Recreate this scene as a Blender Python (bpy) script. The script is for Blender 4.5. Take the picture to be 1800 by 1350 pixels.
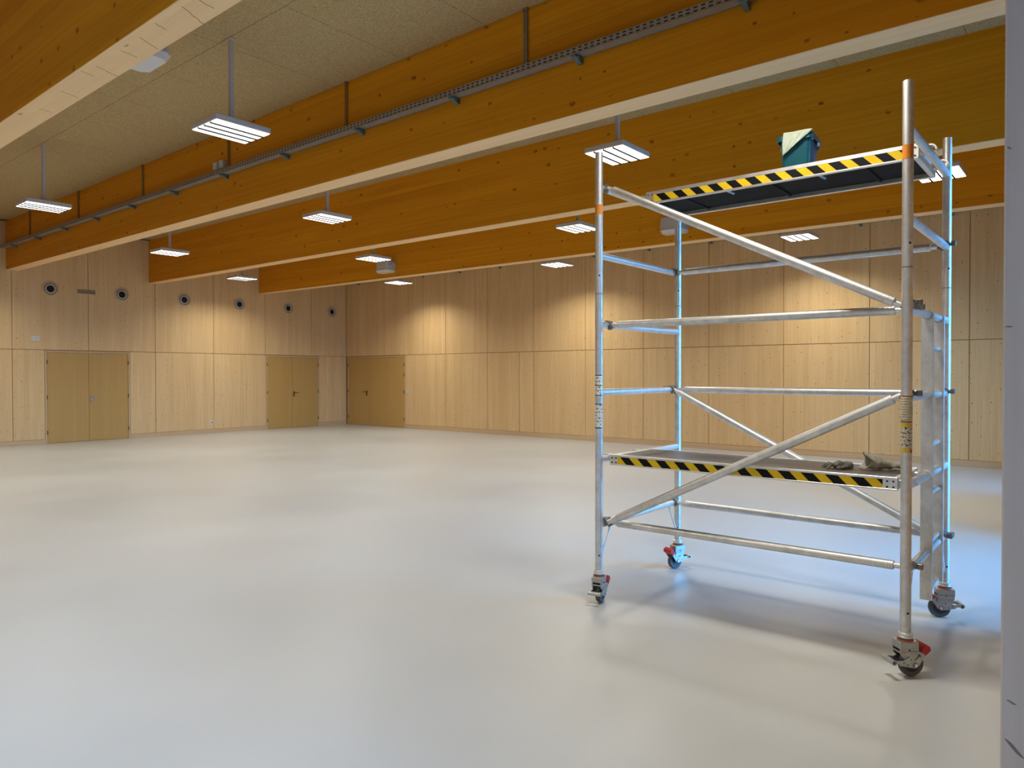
import bpy, bmesh, math, random
from mathutils import Vector, Matrix, noise
random.seed(7)
D = bpy.data
scene = bpy.context.scene
for o in list(D.objects): D.objects.remove(o)
COL = scene.collection
PI = math.pi

# ------------------------------------------------------------------ camera
F_PX, CAM_H, YAW, PITCH, ROLL = 1264.88, 1.55, 0.8795, 0.0130, -0.0013
cd = D.cameras.new('camera'); cam = D.objects.new('camera', cd); COL.objects.link(cam)
cd.sensor_fit = 'HORIZONTAL'; cd.sensor_width = 36.0; cd.lens = F_PX / 1800 * 36
cd.clip_start = 0.02; cd.clip_end = 300
fwd = Vector((math.sin(YAW)*math.cos(PITCH), math.cos(YAW)*math.cos(PITCH), -math.sin(PITCH)))
rgt0 = Vector((math.cos(YAW), -math.sin(YAW), 0)); up0 = rgt0.cross(fwd)
rgt = rgt0*math.cos(ROLL) + up0*math.sin(ROLL); upv = up0*math.cos(ROLL) - rgt0*math.sin(ROLL)
cam.matrix_world = Matrix(((rgt.x, upv.x, -fwd.x, 0), (rgt.y, upv.y, -fwd.y, 0), (rgt.z, upv.z, -fwd.z, CAM_H), (0, 0, 0, 1)))
scene.camera = cam

# ------------------------------------------------------------------ world, exposure
W = D.worlds.new('evening_sky'); scene.world = W; W.use_nodes = True
bg = W.node_tree.nodes['Background']
bg.inputs[0].default_value = (0.09, 0.44, 1.0, 1); bg.inputs[1].default_value = 21.5
scene.view_settings.view_transform = 'Standard'; scene.view_settings.look = 'None'
scene.view_settings.gamma = 1; scene.view_settings.use_curve_mapping = False
scene.view_settings.exposure = 0.0
LAMP_W = 53.5; LAMP_RGB = (1.0, 0.97, 0.87); LAMP_SPREAD = math.radians(142)
scene.cycles.use_denoising = True; scene.cycles.use_adaptive_sampling = True; scene.cycles.adaptive_threshold = 0.04; scene.cycles.adaptive_min_samples = 16
scene.cycles.max_bounces = 8; scene.cycles.diffuse_bounces = 6; scene.cycles.transparent_max_bounces = 12
scene.cycles.sample_clamp_indirect = 6.0

# ------------------------------------------------------------------ measures of the place
YA, XB = 18.479, 14.145            # far wall (left in the picture) and right-hand long wall
XW, YS = -4.25, -0.80              # walls out of the picture
SLOPE = 0.0062                     # the roof rises gently towards the far wall
ZBEAM, ZCEIL = 3.735, 4.79
BEAM_X = (2.04, 5.07, 8.095, 11.125); BEAM_W = 0.24
SEAM, PANEL = 2.124, 1.5367

# ------------------------------------------------------------------ mesh helpers
class MB:
    def __init__(s): s.v = []; s.f = []; s.sm = []
    def poly(s, vs, fs, smooth=False):
        b = len(s.v); s.v += [tuple(p) for p in vs]
        for f in fs: s.f.append([b+i for i in f]); s.sm.append(smooth)
        return s
    def box(s, x0, x1, y0, y1, z0, z1, slope=0.0):
        vs = [(x, y, z + slope*y) for x in (x0, x1) for y in (y0, y1) for z in (z0, z1)]
        return s.poly(vs, [(0,1,3,2), (4,6,7,5), (0,4,5,1), (2,3,7,6), (0,2,6,4), (1,5,7,3)])
    def cbox(s, x0, x1, y0, y1, z0, z1, c):          # box with chamfered edges
        vs = []; 
        for x, sx in ((x0,1),(x1,-1)):
            for y, sy in ((y0,1),(y1,-1)):
                for z, sz in ((z0,1),(z1,-1)):
                    vs += [(x, y+sy*c, z+sz*c), (x+sx*c, y, z+sz*c), (x+sx*c, y+sy*c, z)]
        bm = bmesh.new(); bv = [bm.verts.new(p) for p in vs]
        bmesh.ops.convex_hull(bm, input=bv)
        bmesh.ops.dissolve_limit(bm, angle_limit=0.01, verts=bm.verts[:], edges=bm.edges[:])
        bm.verts.index_update()
        s.poly([v.co[:] for v in bm.verts], [[v.index for v in f.verts] for f in bm.faces]); bm.free(); return s
    def tube(s, a, b, r, r2=None, n=20, caps=True):
        a, b = Vector(a), Vector(b); d = (b-a).normalized(); r2 = r if r2 is None else r2
        t = Vector((0,0,1)) if abs(d.z) < 0.9 else Vector((1,0,0))
        e1 = d.cross(t).normalized(); e2 = d.cross(e1)
        vs = []
        for c, rr in ((a, r), (b, r2)):
            for i in range(n):
                w = 2*PI*i/n; vs.append(c + (e1*math.cos(w)+e2*math.sin(w))*rr)
        s.poly(vs, [(i, (i+1) % n, n+(i+1) % n, n+i) for i in range(n)], True)
        if caps: s.poly(vs, [tuple(range(n))[::-1], tuple(range(n, 2*n))])
        return s
    def path(s, pts, r, n=10):                        # swept tube through points
        pts = [Vector(p) for p in pts]; rings = []; e1 = None
        for i, p in enumerate(pts):
            d = (pts[min(i+1, len(pts)-1)] - pts[max(i-1, 0)]).normalized()
            if e1 is None:
                t = Vector((0,0,1)) if abs(d.z) < 0.9 else Vector((1,0,0)); e1 = d.cross(t).normalized()
            else: e1 = (e1 - d*e1.dot(d)).normalized()
            e2 = d.cross(e1); rr = r[i] if isinstance(r, (list, tuple)) else r
            rings.append([p + (e1*math.cos(2*PI*k/n)+e2*math.sin(2*PI*k/n))*rr for k in range(n)])
        vs = [q for g in rings for q in g]
        fs = [(i*n+k, i*n+(k+1) % n, (i+1)*n+(k+1) % n, (i+1)*n+k) for i in range(len(pts)-1) for k in range(n)]
        s.poly(vs, fs, True); s.poly(vs, [tuple(range(n))[::-1], tuple(range((len(pts)-1)*n, len(pts)*n))]); return s
    def lathe(s, prof, o=(0,0,0), axis='z', n=28, closed=False):   # prof: (radius, height)
        vs = []
        for r, h in prof:
            for i in range(n):
                w = 2*PI*i/n; c, q = r*math.cos(w), r*math.sin(w)
                p = {'z': (c, q, h), 'y': (q, h, c), 'x': (h, c, q)}[axis]
                vs.append((p[0]+o[0], p[1]+o[1], p[2]+o[2]))
        m = len(prof); fs = []
        for j in range(m if closed else m-1):
            k = (j+1) % m
            fs += [(j*n+i, j*n+(i+1) % n, k*n+(i+1) % n, k*n+i) for i in range(n)]
        return s.poly(vs, fs, True)
    def prism(s, outline, axis, a, b):                # outline of 2D points pushed along an axis
        def p3(u, v, w): return {'x': (w, u, v), 'y': (u, w, v), 'z': (u, v, w)}[axis]
        n = len(outline); vs = [p3(u, v, a) for u, v in outline] + [p3(u, v, b) for u, v in outline]
        return s.poly(vs, [tuple(range(n)), tuple(range(n, 2*n))[::-1]] + [(i, n+i, n+(i+1) % n, (i+1) % n) for i in range(n)])
    def mesh(s, name):
        me = D.meshes.new(name); me.from_pydata(s.v, [], s.f); me.polygons.foreach_set('use_smooth', s.sm)
        bm = bmesh.new(); bm.from_mesh(me); bmesh.ops.recalc_face_normals(bm, faces=bm.faces[:])
        for e in bm.edges:
            if len(e.link_faces) == 2 and e.calc_face_angle(0) > 0.75: e.smooth = False
        bm.to_mesh(me); bm.free()
        me.update(); return me
    def build(s, name, mat, parent=None, loc=(0,0,0), rot=(0,0,0)): return obj(name, s.mesh(name), mat, parent, loc, rot)

def obj(name, me, mat, parent=None, loc=(0,0,0), rot=(0,0,0)):
    if mat is not None and not me.materials: me.materials.append(mat)
    o = D.objects.new(name, me); COL.objects.link(o); o.parent = parent
    o.location = loc; o.rotation_euler = rot; return o
def empty(name, loc=(0,0,0), rz=0):
    o = D.objects.new(name, None); COL.objects.link(o); o.location = loc; o.rotation_euler = (0,0,rz)
    o.empty_display_size = 0.1; return o
def tag(o, label, cat=None, group=None):
    o['label'] = label
    if cat: o['category'] = cat
    if group: o['group'] = group
    return o
def struct(o): o['kind'] = 'structure'; return o
def copy_tree(o, parent=None):
    c = o.copy(); COL.objects.link(c); c.parent = parent
    for ch in [x for x in D.objects if x.parent == o]: copy_tree(ch, c)
    return c

# ------------------------------------------------------------------ materials
class NT:
    def __init__(s, name):
        m = D.materials.new(name); m.use_nodes = True; s.m = m; s.t = m.node_tree; s.n = s.t.nodes; s.l = s.t.links
        s.b = s.n['Principled BSDF']
    def add(s, typ, **kw):
        nd = s.n.new(typ)
        for k, v in kw.items(): setattr(nd, k, v)
        return nd
    def put(s, sock, v):
        if isinstance(v, bpy.types.NodeSocket): s.l.new(v, sock)
        else: sock.default_value = v
    def math(s, op, a, b=0.0, c=0.0, clamp=False):
        nd = s.add('ShaderNodeMath', operation=op, use_clamp=clamp)
        s.put(nd.inputs[0], a); s.put(nd.inputs[1], b); s.put(nd.inputs[2], c); return nd.outputs[0]
    def xyz(s, x, y, z=0.0):
        nd = s.add('ShaderNodeCombineXYZ'); s.put(nd.inputs[0], x); s.put(nd.inputs[1], y); s.put(nd.inputs[2], z); return nd.outputs[0]
    def coords(s):
        tc = s.add('ShaderNodeTexCoord'); sp = s.add('ShaderNodeSeparateXYZ'); s.l.new(tc.outputs['Object'], sp.inputs[0]); return sp.outputs
    def rand(s): return s.add('ShaderNodeObjectInfo').outputs['Random']
    def noise(s, vec, scale, detail=3.0, rough=0.55, dim='3D', dist=0.0):
        nd = s.add('ShaderNodeTexNoise', noise_dimensions=dim); s.put(nd.inputs['Vector'], vec)
        nd.inputs['Scale'].default_value = scale; nd.inputs['Detail'].default_value = detail
        nd.inputs['Roughness'].default_value = rough; nd.inputs['Distortion'].default_value = dist; return nd.outputs['Fac']
    def voro(s, vec, scale, rnd=1.0):
        nd = s.add('ShaderNodeTexVoronoi', voronoi_dimensions='2D'); s.put(nd.inputs['Vector'], vec)
        nd.inputs['Scale'].default_value = scale; nd.inputs['Randomness'].default_value = rnd; return nd.outputs
    def white(s, v):
        nd = s.add('ShaderNodeTexWhiteNoise', noise_dimensions='1D'); s.put(nd.inputs['W'], v); return nd.outputs['Value']
    def rng(s, v, a, b, c=0.0, d=1.0):
        nd = s.add('ShaderNodeMapRange'); s.put(nd.inputs[0], v)
        for i, q in enumerate((a, b, c, d)): nd.inputs[i+1].default_value = q
        return nd.outputs[0]
    def mix(s, f, a, b, mode='MIX'):
        nd = s.add('ShaderNodeMix', data_type='RGBA', blend_type=mode)
        s.put(nd.inputs[0], f)
        for i, q in ((6, a), (7, b)): s.put(nd.inputs[i], q if isinstance(q, bpy.types.NodeSocket) else (*q, 1) if len(q) == 3 else q)
        return nd.outputs[2]
    def bump(s, h, strength=0.2, dist=0.01):
        nd = s.add('ShaderNodeBump'); nd.inputs['Strength'].default_value = strength; nd.inputs['Distance'].default_value = dist
        s.put(nd.inputs['Height'], h); s.l.new(nd.outputs[0], s.b.inputs['Normal'])
    def done(s, color, rough=0.5, metal=0.0, spec=0.5):
        s.put(s.b.inputs['Base Color'], (*color, 1) if isinstance(color, tuple) else color)
        s.put(s.b.inputs['Roughness'], rough); s.put(s.b.inputs['Metallic'], metal)
        s.b.inputs['Specular IOR Level'].default_value = spec; return s.m

def plain(name, rgb, rough=0.5, metal=0.0, vary=0.06, scale=9.0, spec=0.5):
    t = NT(name); c = t.coords(); n = t.noise(t.xyz(c[0], c[1], c[2]), scale, 4)
    lo = tuple(v*(1-vary) for v in rgb); hi = tuple(min(1, v*(1+vary)) for v in rgb)
    return t.done(t.mix(t.rng(n, 0.3, 0.7), lo, hi), rough, metal, spec)

def wood(name, light, dark, knot, across, along, stave=0.12, stave_amt=0.25, knot_scale=4.5, knot_r=0.09, knot_keep=0.45,
         grain=(60, 2.0), rough=0.55, knot_stretch=1.5, big=0.35, slots=0.0, spec=0.3):
    t = NT(name); c = t.coords(); rd = t.rand()
    ax = {'x': c[0], 'y': c[1], 'z': c[2]}
    def pick(k):
        v = ax[k[0]]
        for q in k[1:]: v = t.math('ADD', v, ax[q])
        return v
    A = t.math('MULTIPLY_ADD', rd, 31.7, pick(across)); L = t.math('MULTIPLY_ADD', rd, 57.3, pick(along))
    st = t.math('FLOOR', t.math('DIVIDE', A, stave)); sv = t.white(st)
    L2 = t.math('MULTIPLY_ADD', sv, 13.0, L)
    g = t.noise(t.xyz(t.math('MULTIPLY', A, grain[0]), t.math('MULTIPLY', L2, grain[1])), 1.0, 5, 0.6, '2D', 0.35)
    b = t.noise(t.xyz(t.math('MULTIPLY', A, grain[0]*0.12), t.math('MULTIPLY', L2, grain[1]*0.35)), 1.0, 3, 0.5, '2D')
    f = t.math('ADD', t.rng(g, 0.35, 0.7, 0, 0.55), t.math('ADD', t.rng(b, 0.3, 0.7, 0, big), t.rng(sv, 0, 1, 0, stave_amt)), clamp=True)
    col = t.mix(f, light, dark)
    v = t.voro(t.xyz(A, t.math('DIVIDE', L2, knot_stretch)), knot_scale)
    sep = t.add('ShaderNodeSeparateColor'); t.l.new(v['Color'], sep.inputs[0])
    rad = t.math('MULTIPLY', t.rng(sep.outputs[0], 1-knot_keep, 1.0, 0.0, 1.0), knot_r)
    k = t.math('SUBTRACT', 1.0, t.math('DIVIDE', v['Distance'], t.math('ADD', rad, 1e-4)), clamp=True)
    wob = t.noise(t.xyz(t.math('MULTIPLY', A, 40.0), t.math('MULTIPLY', L2, 40.0)), 1.0, 2, 0.5, '2D')
    col = t.mix(t.math('MULTIPLY', t.rng(k, 0.0, 0.5, 0.0, 0.9), t.rng(wob, 0.25, 0.6, 0.25, 1.0)), col, knot)
    if slots:
        s = t.math('FRACT', t.math('DIVIDE', A, 0.024)); col = t.mix(t.math('MULTIPLY', t.math('LESS_THAN', s, 0.3), slots), col, dark)
    t.bump(g, 0.08, 0.003)
    return t.done(col, rough, 0, spec)

SPRUCE_L, SPRUCE_D, KNOT = (0.77, 0.535, 0.265), (0.63, 0.405, 0.175), (0.22, 0.10, 0.035)
M = {}
M['panel'] = wood('spruce_panel', SPRUCE_L, SPRUCE_D, KNOT, 'x', 'z', 0.11, 0.35, 7.5, 0.13, 0.6, (45, 0.9), 0.6, 0.8, 0.35, slots=0.18)
M['door'] = wood('maple_door', (0.52, 0.315, 0.095), (0.47, 0.278, 0.08), (0.42, 0.30, 0.13), 'x', 'z', 0.2, 0.3, 3.0, 0.0, 0.01, (30, 0.5), 0.5)
M['trim'] = wood('spruce_trim', (0.62, 0.43, 0.235), (0.52, 0.34, 0.17), KNOT, 'z', 'x', 0.2, 0.2, 5.0, 0.06, 0.3, (40, 0.8), 0.55)
M['beam'] = wood('glulam_side', (0.76, 0.318, 0.011), (0.58, 0.218, 0.006), (0.20, 0.055, 0.005), 'xz', 'y', 0.16, 0.40, 4.2, 0.13, 0.55, (32, 0.45), 0.5, 1.5, 0.45, spec=0.15)
M['underside_lit'] = wood('glulam_underside_bounce_lit', (0.92, 0.63, 0.33), (0.82, 0.53, 0.255), (0.30, 0.14, 0.05), 'x', 'y', 0.3, 0.15, 3.0, 0.07, 0.4, (26, 0.6), 0.55, 2.0, 0.3)  # light bounced off the floor is put into this colour, paler than the sides
M['post'] = wood('white_glazed_timber', (0.66, 0.57, 0.50), (0.56, 0.48, 0.42), (0.12, 0.10, 0.11), 'xy', 'z', 0.2, 0.2, 3.2, 0.10, 0.5, (24, 0.5), 0.6, 0.35, 0.3)
M['joint'] = plain('joint_shadow_gap_board', (0.27, 0.15, 0.06), 0.8)
def ceiling_mat():
    t = NT('woodwool_board'); c = t.coords(); r = t.rand(); p = t.xyz(t.math('MULTIPLY_ADD', r, 9.0, c[0]), c[1], c[2])
    n = t.noise(p, 95, 3, 0.7, '3D', 1.2); n2 = t.noise(p, 3.0, 2)
    col = t.mix(t.rng(n, 0.38, 0.66), (0.30, 0.205, 0.09), (0.72, 0.55, 0.27)); col = t.mix(t.rng(n2, 0.3, 0.7, 0, 0.2), col, (0.44, 0.33, 0.17))
    t.bump(n, 0.5, 0.006); return t.done(col, 0.9, 0, 0.1)
M['ceil'] = ceiling_mat()
M['ceil_gap'] = plain('ceiling_gap', (0.17, 0.12, 0.06), 0.9)
def floor_mat():
    t = NT('pale_resin_floor'); c = t.coords(); p = t.xyz(c[0], c[1], c[2])
    n = t.noise(p, 0.9, 4); n2 = t.noise(p, 180, 2)
    col = t.mix(t.rng(n, 0.3, 0.7), (0.435, 0.438, 0.425), (0.465, 0.468, 0.455)); col = t.mix(t.rng(n2, 0.4, 0.65, 0, 0.08), col, (0.40, 0.40, 0.385))
    return t.done(col, t.rng(n, 0.3, 0.7, 0.34, 0.42), 0, 0.45)
M['floor'] = floor_mat()
def alu_mat(name, rgb, rough, wear):
    t = NT(name); c = t.coords(); p = t.xyz(c[0], c[1], c[2])
    n = t.noise(p, 14, 5, 0.65); n2 = t.noise(p, 60, 3, 0.7)
    col = t.mix(t.rng(n, 0.35, 0.7), rgb, tuple(v*(1-wear) for v in rgb)); col = t.mix(t.rng(n2, 0.62, 0.75, 0, 0.5), col, tuple(v*0.45 for v in rgb))
    t.bump(n2, 0.05, 0.002); return t.done(col, t.rng(n, 0.3, 0.7, rough-0.06, rough+0.1), 1.0)
M['alu'] = alu_mat('worn_aluminium', (0.74, 0.735, 0.72), 0.45, 0.25)
M['alu_b'] = alu_mat('bright_aluminium', (0.82, 0.82, 0.81), 0.40, 0.18)
M['zinc'] = alu_mat('zinc_plated_steel', (0.50, 0.51, 0.49), 0.42, 0.3)
M['claw'] = alu_mat('dull_cast_claw', (0.30, 0.28, 0.26), 0.5, 0.4)
M['galv'] = alu_mat('galvanised_tray', (0.42, 0.41, 0.38), 0.5, 0.3)
M['black'] = plain('black_plastic', (0.012, 0.012, 0.013), 0.5)
M['hole'] = plain('dark_hole', (0.006, 0.005, 0.005), 0.8)
M['tyre'] = plain('grey_rubber_tyre', (0.075, 0.08, 0.085), 0.65)
M['rim'] = plain('dark_wheel_rim', (0.02, 0.022, 0.024), 0.5)
M['red'] = plain('red_pedal_plastic', (0.42, 0.010, 0.016), 0.38)
M['redring'] = plain('red_brown_ring', (0.30, 0.085, 0.05), 0.5)
M['white'] = plain('white_enamel', (0.52, 0.49, 0.45), 0.45, vary=0.03)
M['plastic'] = plain('white_plastic', (0.62, 0.60, 0.55), 0.4, vary=0.03)
M['offwhite'] = plain('grey_white_speaker_shell', (0.50, 0.475, 0.42), 0.45, vary=0.03)
M['grille'] = plain('tan_grille', (0.30, 0.205, 0.085), 0.5)
M['nozzle'] = plain('beige_nozzle', (0.56, 0.42, 0.26), 0.45, vary=0.04)
M['divider'] = plain('dark_louvre', (0.004, 0.004, 0.0045), 0.95, spec=0.0)
M['scuff'] = plain('dark_scuff', (0.22, 0.20, 0.21), 0.7)
M['steel'] = plain('brushed_handle', (0.40, 0.38, 0.34), 0.35, 1.0)
M['brass'] = plain('dark_bronze', (0.13, 0.08, 0.035), 0.4, 0.8)
M['bluesteel'] = plain('blue_zinc_bracket', (0.16, 0.24, 0.27), 0.45, 0.7)
M['orange'] = plain('orange_tape', (0.62, 0.20, 0.018), 0.4)
M['teal'] = plain('teal_bucket_plastic', (0.005, 0.095, 0.125), 0.33, vary=0.05)
M['cloth'] = plain('pale_green_cloth', (0.56, 0.62, 0.48), 0.9, vary=0.08, scale=40)
M['glove_d'] = plain('dark_glove_fabric', (0.16, 0.155, 0.13), 0.85, vary=0.5, scale=30)
M['glove_l'] = plain('grey_glove_fabric', (0.40, 0.385, 0.32), 0.85, vary=0.3, scale=30)
def deck_mat():
    t = NT('phenolic_deck'); c = t.coords(); p = t.xyz(c[0], c[1], c[2])
    n = t.noise(p, 6, 4); n2 = t.noise(t.xyz(t.math('MULTIPLY', c[0], 3), c[1], c[2]), 16, 4, 0.7)
    col = t.mix(t.rng(n, 0.3, 0.7), (0.085, 0.075, 0.068), (0.14, 0.125, 0.115)); col = t.mix(t.rng(n2, 0.68, 0.78, 0, 0.85), col, (0.5, 0.48, 0.45))
    return t.done(col, 0.42, 0)
M['deck'] = deck_mat()
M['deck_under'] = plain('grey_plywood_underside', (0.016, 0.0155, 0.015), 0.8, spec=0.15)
def hazard_mat():
    t = NT('hazard_tape'); c = t.coords()
    s = t.math('FRACT', t.math('DIVIDE', t.math('SUBTRACT', t.math('ADD', c[1], 20.0), c[2]), 0.131))
    n = t.noise(t.xyz(c[0], c[1], c[2]), 25, 3)
    col = t.mix(t.math('LESS_THAN', s, 0.52), t.mix(t.rng(n, 0.3, 0.7), (0.70, 0.47, 0.015), (0.62, 0.40, 0.012)), (0.005, 0.005, 0.006))
    return t.done(col, 0.6, 0, 0.15)
M['hazard'] = hazard_mat()
def slot_mat():
    t = NT('slotted_tray_side'); c = t.coords()
    s = t.math('LESS_THAN', t.math('FRACT', t.math('DIVIDE', c[1], 0.06)), 0.55)
    z = t.math('SUBTRACT', c[2], t.math('MULTIPLY', c[1], SLOPE))
    r = t.math('LESS_THAN', t.math('ABSOLUTE', t.math('SUBTRACT', t.math('FRACT', t.math('DIVIDE', z, 0.026)), 0.5)), 0.22)
    n = t.noise(t.xyz(c[0], c[1], c[2]), 8, 3)
    col = t.mix(t.math('MULTIPLY', s, r), t.mix(n, (0.34, 0.33, 0.30), (0.42, 0.41, 0.38)), (0.03, 0.022, 0.012)); return t.done(col, 0.5, 0.55)
M['slots'] = slot_mat()
def print_mat(name, paper, ink, frame=None, red=None):
    t = NT(name); c = t.coords()
    n = t.noise(t.xyz(t.math('MULTIPLY', c[0], 1.0), c[1], t.math('MULTIPLY', c[2], 1.0)), 130, 2, 0.5)
    rows = t.math('LESS_THAN', t.math('FRACT', t.math('DIVIDE', c[2], 0.021)), 0.62)
    col = t.mix(t.math('MULTIPLY', t.math('GREATER_THAN', n, 0.53), rows), paper, ink)
    if frame:
        e = t.math('GREATER_THAN', t.math('ABSOLUTE', c[2]), 0.056); col = t.mix(e, col, frame)
        col = t.mix(t.math('MULTIPLY', t.math('LESS_THAN', c[2], -0.058), t.math('GREATER_THAN', c[1], -0.004)), col, col) if not red else t.mix(t.math('MULTIPLY', t.math('LESS_THAN', c[2], -0.060), t.math('GREATER_THAN', t.math('SUBTRACT', c[0], c[1]), 0.004)), col, red)
    return t.done(col, 0.45)
M['label_w'] = print_mat('white_print_label', (0.74, 0.71, 0.62), (0.03, 0.03, 0.03))
M['label_y'] = print_mat('yellow_print_label', (0.55, 0.50, 0.36), (0.03, 0.03, 0.03), (0.60, 0.40, 0.02), (0.45, 0.03, 0.02))
M['wrap'] = plain('cream_tape_wrap', (0.50, 0.43, 0.30), 0.5, vary=0.2, scale=60)
def emit(name, rgb, strength):
    t = NT(name); t.b.inputs['Emission Color'].default_value = (*rgb, 1); t.b.inputs['Emission Strength'].default_value = strength
    return t.done((0.8, 0.8, 0.8), 0.4)
M['led'] = emit('led_diffuser', (1.0, 0.97, 0.92), 4.0)
def glass_mat():
    t = NT('window_glass'); t.n.remove(t.b); out = t.n['Material Output']
    tr = t.add('ShaderNodeBsdfTransparent'); tr.inputs[0].default_value = (0.93, 0.96, 0.97, 1); gl = t.add('ShaderNodeBsdfGlossy'); gl.inputs['Roughness'].default_value = 0.02
    fr = t.add('ShaderNodeFresnel'); fr.inputs[0].default_value = 1.35; mx = t.add('ShaderNodeMixShader')
    t.l.new(fr.outputs[0], mx.inputs[0]); t.l.new(tr.outputs[0], mx.inputs[1]); t.l.new(gl.outputs[0], mx.inputs[2]); t.l.new(mx.outputs[0], out.inputs[0]); return t.m
M['glass'] = glass_mat()
M['ground'] = plain('outside_paving', (0.16, 0.16, 0.16), 0.9)

# ------------------------------------------------------------------ the room shell
struct(MB().box(XW-.2, XB+.2, YS-.1, YA+.2, -0.15, 0).build('floor', M['floor']))
ceil = struct(MB().box(XW-.2, XB+.2, YS-.2, YA+.3, ZCEIL+0.014, ZCEIL+0.2, SLOPE).build('ceiling', M['ceil_gap']))
# woodwool boards: two columns in every bay, the rows of the two seen bays one by one
row = 1.148; y0r = 5.65 - 5*row
pm = MB().box(0.0025, 1.395-0.0025, 0.0025, row-0.0025, 0, 0.012, SLOPE).mesh('ceiling_board'); pm.materials.append(M['ceil'])
for x0 in (BEAM_X[0]+BEAM_W, BEAM_X[1]+BEAM_W):
    for cx in range(2):
        for k in range(17):
            y = y0r + k*row
            if y + row > YA: continue
            obj('ceiling_board', pm, None, ceil, (x0 + cx*1.395, y, ZCEIL + SLOPE*y))
for x0, x1 in ((XW, -4.0+.2), (-3.76, -0.99), (-0.75, 2.04), (8.335, 11.125), (11.365, XB)):
    MB().box(x0, x1, YS, YA, ZCEIL, ZCEIL+0.012, SLOPE).build('ceiling_lining', M['ceil'], ceil)

# far wall (left in the picture): backing, boards, doors
wallA = struct(MB().box(XW-.2, XB+.25, YA+0.012, YA+0.25, -0.1, 5.1).build('wall_left', M['joint']))
GAP = 0.0056
def boardA(x0, x1, z0, z1):
    MB().cbox(0, x1-x0-2*GAP, 0, 0.02, 0, z1-z0-2*GAP, 0.002).build('panel', M['panel'], wallA, (x0+GAP, YA, z0+GAP))
JA = [5.168 + PANEL*k for k in range(-1, 6)] + [XB]
ztop = ZCEIL + SLOPE*YA
for a, b in zip(JA[:-1], JA[1:]): boardA(a, b, SEAM, ztop)
boardA(XW, JA[0], SEAM, ztop); boardA(XW, JA[0], 0.10, SEAM)
for a, b in ((JA[0], JA[1]), (JA[1], 5.79), (7.63, JA[3]), (JA[3], JA[4]), (JA[4], 11.325), (13.13, XB)): boardA(a, b, 0.10, SEAM)
for i, (a, b) in enumerate(((XW, 5.79), (7.63, 11.325), (13.13, XB))):
    tr = struct(MB().cbox(0, b-a, -0.008, 0.02, 0, 0.10, 0.003).build('baseboard_left', M['trim'], None, (a, YA, 0)))
# right-hand long wall
wallB = struct(MB().box(XB+0.012, XB+0.25, YS-.2, YA+0.012, -0.1, 5.1).build('wall_right', M['joint']))
def boardB(y0, y1, z0, z1):        # local x runs along -y seen from inside
    MB().cbox(0, y1-y0-2*GAP, 0, 0.02, 0, z1-z0-2*GAP, 0.002).build('panel', M['panel'], wallB, (XB, y1-GAP, z0+GAP), (0, 0, -PI/2))
JB = [YA, 15.612] + [14.0756 - PANEL*k for k in range(10)] + [YS]
for a, b in zip(JB[:-1], JB[1:]): boardB(b, a, SEAM, ZCEIL + SLOPE*b)
DB0, DB1 = 15.73, 18.42
JBL = [DB0, 14.0756, 12.5389, 11.46, 11.0022] + JB[5:]
for a, b in zip(JBL[:-1], JBL[1:]): boardB(b, a, 0.105, SEAM)
struct(MB().cbox(0, DB0-YS, -0.008, 0.02, 0, 0.105, 0.003).build('baseboard_right', M['trim'], None, (XB, DB0, 0), (0, 0, -PI/2)))

def hinge(parent, x, z): MB().tube((x, -0.012, z-0.045), (x, -0.012, z+0.045), 0.011, n=10).build('hinge', M['brass'], parent)
def lever(parent, x, z, s, zinc=True):
    m = MB().cbox(x-0.02, x+0.02, -0.012, 0, z-0.09, z+0.07, 0.004).tube((x, -0.01, z+0.03), (x, -0.055, z+0.03), 0.010, n=10)
    m.cbox(min(x, x+s*0.14), max(x, x+s*0.14), -0.064, -0.046, z+0.02, z+0.04, 0.004)
    m.tube((x, -0.012, z-0.05), (x, -0.020, z-0.05), 0.017, n=14)
    return m.build('handle', M['steel'] if zinc else M['brass'], parent)
def double_door(name, origin, rz, width, split, lever_s, zinc, hinge_extra=False, leaf_with=1):
    d = struct(empty(name, origin, rz))
    fr = MB(); h = SEAM-0.012; w = 0.045
    fr.cbox(0, w, -0.004, 0.03, 0, h, 0.003).cbox(width-w, width, -0.004, 0.03, 0, h, 0.003).cbox(w, width-w, -0.004, 0.03, h-w, h, 0.003)
    fr.build('door_frame', M['trim_v'], d)
    for i, (a, b) in enumerate(((w, split), (split, width-w))):
        lf = MB().cbox(a+0.004, b-0.004, 0.003, 0.035, 0.008, h-w-0.005, 0.002).build('door_leaf', M['door'], d)
        hx = a if i == 0 else b
        for z in (0.25, 1.05, 1.85) + ((1.55,) if hinge_extra and i == 1 else ()): hinge(lf, hx, z)
        if i == leaf_with: lever(lf, split+0.055 if i == 1 else split-0.055, 1.0, lever_s, zinc)
    return d
M['trim_v'] = wood('spruce_door_frame', (0.58, 0.40, 0.205), (0.50, 0.33, 0.16), KNOT, 'x', 'z', 0.2, 0.2, 5.0, 0.05, 0.2, (40, 0.8), 0.55)
double_door('door_1', (5.79, YA, 0), 0, 1.84, 0.91, 1, True)
double_door('door_2', (11.325, YA, 0), 0, 1.805, 0.86, 1, False)
double_door('door_3', (XB, DB1, 0), -PI/2, DB1-DB0, 1.0, -1, False, True, 0)

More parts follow.
